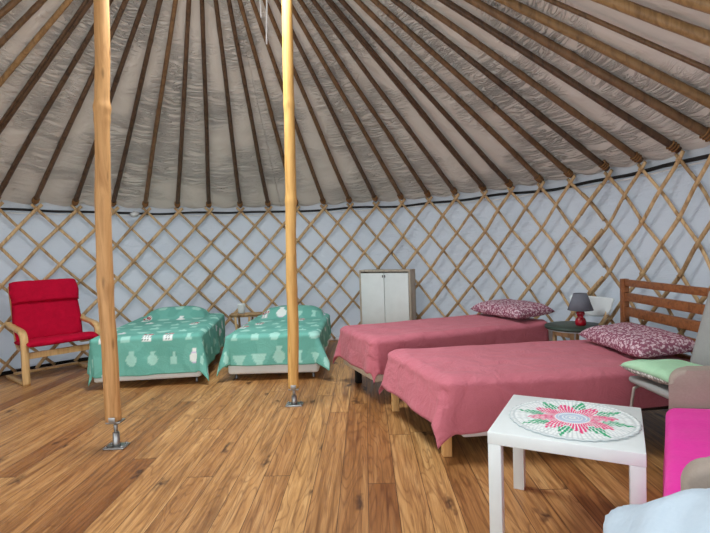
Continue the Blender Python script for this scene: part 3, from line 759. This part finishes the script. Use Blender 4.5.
# ------------------------------------------------------------------ grey chair with mint cushion
def grey_chair():
    t = thing('grey_chair', 'grey upholstered chair on thin metal legs beside the pink bed, holding a green cushion', 'chair', (1.735, 2.635, 0), 0.03); t.scale.z = 0.945
    # faces -x
    bm = BM(); box(bm, (0, 0, 0.435), (0.42, 0.38, 0.04), bev=0.018, seg=3); link('seat', bm, M['grey'], t)
    bm = BM(); n = 16
    def g(u, v):
        y = (2*u-1)*(0.205-0.03*v); z = 0.47+0.47*v
        return Vector((0.185+0.10*v-0.35*y*y*1.5, y, z))
    grid(bm, n, 14, g); o = link('backrest', bm, M['grey'], t); solid(o, 0.035, 0)
    for y in (-0.165, 0.15):
        xo = 0.05 if y < 0 else 0.0
        bm = BM(); tube(bm, smoothpath([(-0.245+xo, y, 0.0), (-0.205+xo*0.6, y, 0.34), (-0.18, y, 0.395), (-0.08, y, 0.407), (0.08, y, 0.407), (0.15, y, 0.40), (0.18, y, 0.35), (0.20, y, 0.0)], 5), 0.008, 8)
        link('leg_frame', bm, M['greyframe'], t)
    bm = BM(); cushion(bm, 0.192, 0.19, 0.05, 0.004, pinch=0.09, seed=8.0); o = link('green_cushion', bm, M['mint'])
    o.location = (1.678, 2.642, 0.483); o.rotation_euler = (0.0, 0.05, 0.12)
    tag(o, 'pale green cushion with grey floral underside lying on the grey chair', 'cushion')
    bm = BM(); cushion(bm, 0.191, 0.189, 0.003, 0.044, pinch=0.09, seed=8.0); tag(link('underside', bm, M['mintedge'], o), label='grey and white floral underside')
grey_chair()

# ------------------------------------------------------------------ taupe armchair with hot pink throw
def sofa():
    # local +x runs along the front towards the far arm, +y towards the back
    w = Vector((0.53, 0.848)); ang = math.atan2(w.y, w.x)
    t = thing('taupe_armchair', 'taupe upholstered armchair draped with a hot pink throw, beside the white table', 'armchair', (1.465, 2.32, 0), ang)
    # local y axis after rotation = (-0.848, 0.53) which is the FRONT; so the back is -y
    Wd, D = 1.05, 0.40
    bm = BM(); box(bm, (-Wd/2, -D/2, 0.23), (Wd-0.01, D, 0.26), bev=0.03, seg=3); link('seat_base', bm, M['taupe'], t)
    def arm(x, dy=0.0):
        bm = BM(); prof = []
        n = 26
        # outline in y (back negative) and z, rounded front top
        out = [(-0.44, 0.08), (0.015+dy, 0.08), (0.02+dy, 0.30)]
        for k in range(9):
            a = k/8*PI/2; out.append((0.02+dy-0.075*(1-math.cos(a)), 0.51+0.075*math.sin(a)))
        out += [(-0.25, 0.605), (-0.44, 0.625)]
        fs = []
        for sx in (-0.05, 0.05): fs.append([bm.verts.new((x+sx, y, z)) for y, z in out])
        bm.faces.new(fs[0]); bm.faces.new(fs[1][::-1])
        for i in range(len(out)): bm.faces.new((fs[0][i], fs[1][i], fs[1][(i+1) % len(out)], fs[0][(i+1) % len(out)]))
        es = [e for e in bm.edges if abs(e.verts[0].co.x-e.verts[1].co.x) < 1e-6]
        bmesh.ops.bevel(bm, geom=es, offset=0.022, segments=4, profile=0.5, affect='EDGES')
        link('arm', bm, M['taupe'], t, 'auto')
    arm(0.053); arm(-Wd-0.053, -0.03)
    bm = BM(); box(bm, (-Wd/2, -D-0.03, 0.45), (Wd+0.10, 0.08, 0.70), bev=0.04, seg=4); link('backrest', bm, M['taupe'], t)
    for x in (-0.04, -Wd+0.04):
        for y in (-0.05, -D+0.05):
            bm = BM(); lathe(bm, [(0.018, 0.0), (0.024, 0.10)], 12, (x, y, 0)); link('leg', bm, M['pine'], t)
    # throw over the seat, hanging over the front edge
    bm = BM()
    def g(u, v):
        x = -0.012-(Wd-0.024)*u; s = v*0.77        # cloth length from the back
        k = 0.004*nz(x*8, s*8)
        if s < 0.36: return Vector((x, -0.37+s, 0.40+k+0.015*math.sin(PI*s/0.36)))
        e = s-0.36; r = 0.035; q = r*PI/2
        if e < q: return Vector((x, -0.01+r*math.sin(e/r), 0.40-r*(1-math.cos(e/r))+k))
        return Vector((x, 0.025+0.02*(e-q)+0.006*math.sin(x*22)*sm(0, 0.2, e-q), 0.365-(e-q)))
    grid(bm, 50, 50, g); o = link('throw', bm, M['hotpink']); o.matrix_world = Matrix.Translation((1.465, 2.32, 0)) @ Matrix.Rotation(ang, 4, 'Z')
    solid(o, 0.008, 1); tag(o, 'hot pink throw spread over the seat of the taupe armchair', 'throw')
sofa()

# ------------------------------------------------------------------ white daybed in the near corner
def daybed():
    a = math.radians(-20); loc = (0.61, 1.245, 0)
    t = thing('daybed', 'daybed under a white duvet in front of the taupe armchair', 'daybed', loc, a)
    bm = BM(); box(bm, (0.27, -0.36, 0.12), (0.46, 0.64, 0.16), bev=0.01); link('base', bm, M['cream'], t)
    bm = BM(); box(bm, (0.27, -0.36, 0.37), (0.46, 0.64, 0.34), bev=0.06, seg=4); link('mattress', bm, M['sheet'], t)
    for x in (0.08, 0.46):
        for y in (-0.08, -0.64):
            bm = BM(); lathe(bm, [(0.02, 0), (0.02, 0.05)], 12, (x, y, 0)); link('leg', bm, M['pine'], t)
    f = drape_fn(0.27, 0.72, 0.55, .3, .3, .3, rr=0.09, flare=0.14, corner=(0.30, 0.05), amp=0.022, seed=3.0, wrk=0.012, xf=1.5)
    # foot end of the draped cloth faces the white table
    o = spread('duvet', loc, a, lambda x, y: (lambda p: Vector((p.x+0.27, -p.y, p.z+0.17*sm(-0.27, 0.25, p.x)*sm(0.1, 0.5, p.z)+0.010*math.sin(p.x*48+p.y*30+2*nz(p.x*6, p.y*6))*sm(0.3, -0.05, p.y)*sm(0.2, -0.2, p.x))))(f(x, y)), -0.66, 0.30, -0.17, 0.72, 'duvet', 0.014, thick=0.012)
    for md in o.modifiers: md.offset = -1.0
    tag(o, 'puffy white duvet over the daybed in the near corner', 'duvet')
daybed()

# ------------------------------------------------------------------ small hanging things
def cord(name, pts, rad, mat, label, cat, group=None):
    bm = BM(); tube(bm, smoothpath(pts, 5), rad, 6); return tag(link(name, bm, M[mat]), label, cat, group)
z1 = roofz(0.71)-0.02
cord('hanging_string', [(-0.452, 2.9, z1), (-0.455, 2.9, 2.75), (-0.468, 2.91, 2.68), (-0.452, 2.9, 2.62), (-0.456, 2.9, 2.5), (-0.462, 2.9, 2.37)], 0.005, 'whitecord', 'longer white string with a knot hanging from the roof beside the slim post', 'string')
cord('hanging_string', [(-0.487, 2.9, z1), (-0.489, 2.9, 2.75), (-0.488, 2.9, 2.52)], 0.004, 'whitecord', 'shorter plain white string hanging from the roof beside the slim post', 'string')
cord('power_cable', [(-3.66, 4.98, 0.66), (-3.60, 4.95, 0.68), (-3.56, 4.93, 0.60), (-3.585, 4.92, 0.42), (-3.55, 4.90, 0.24), (-3.59, 4.89, 0.10), (-3.63, 4.88, 0.008), (-3.66, 4.84, 0.008)], 0.006, 'black', 'thin black cable trailing beside the red armchair', 'cable')
bm = BM(); bmesh.ops.create_icosphere(bm, subdivisions=3, radius=0.05)
for v in bm.verts: v.co *= 1+0.35*nz(v.co.x*40, v.co.y*40, v.co.z*40); v.co.z *= 0.7
o = link('plastic_bag', bm, M['clear']); o.location = ring(-0.567, 3.10, 1.69); tag(o, 'crumpled clear plastic bag tucked at the wall top above the first green bed', 'bag')
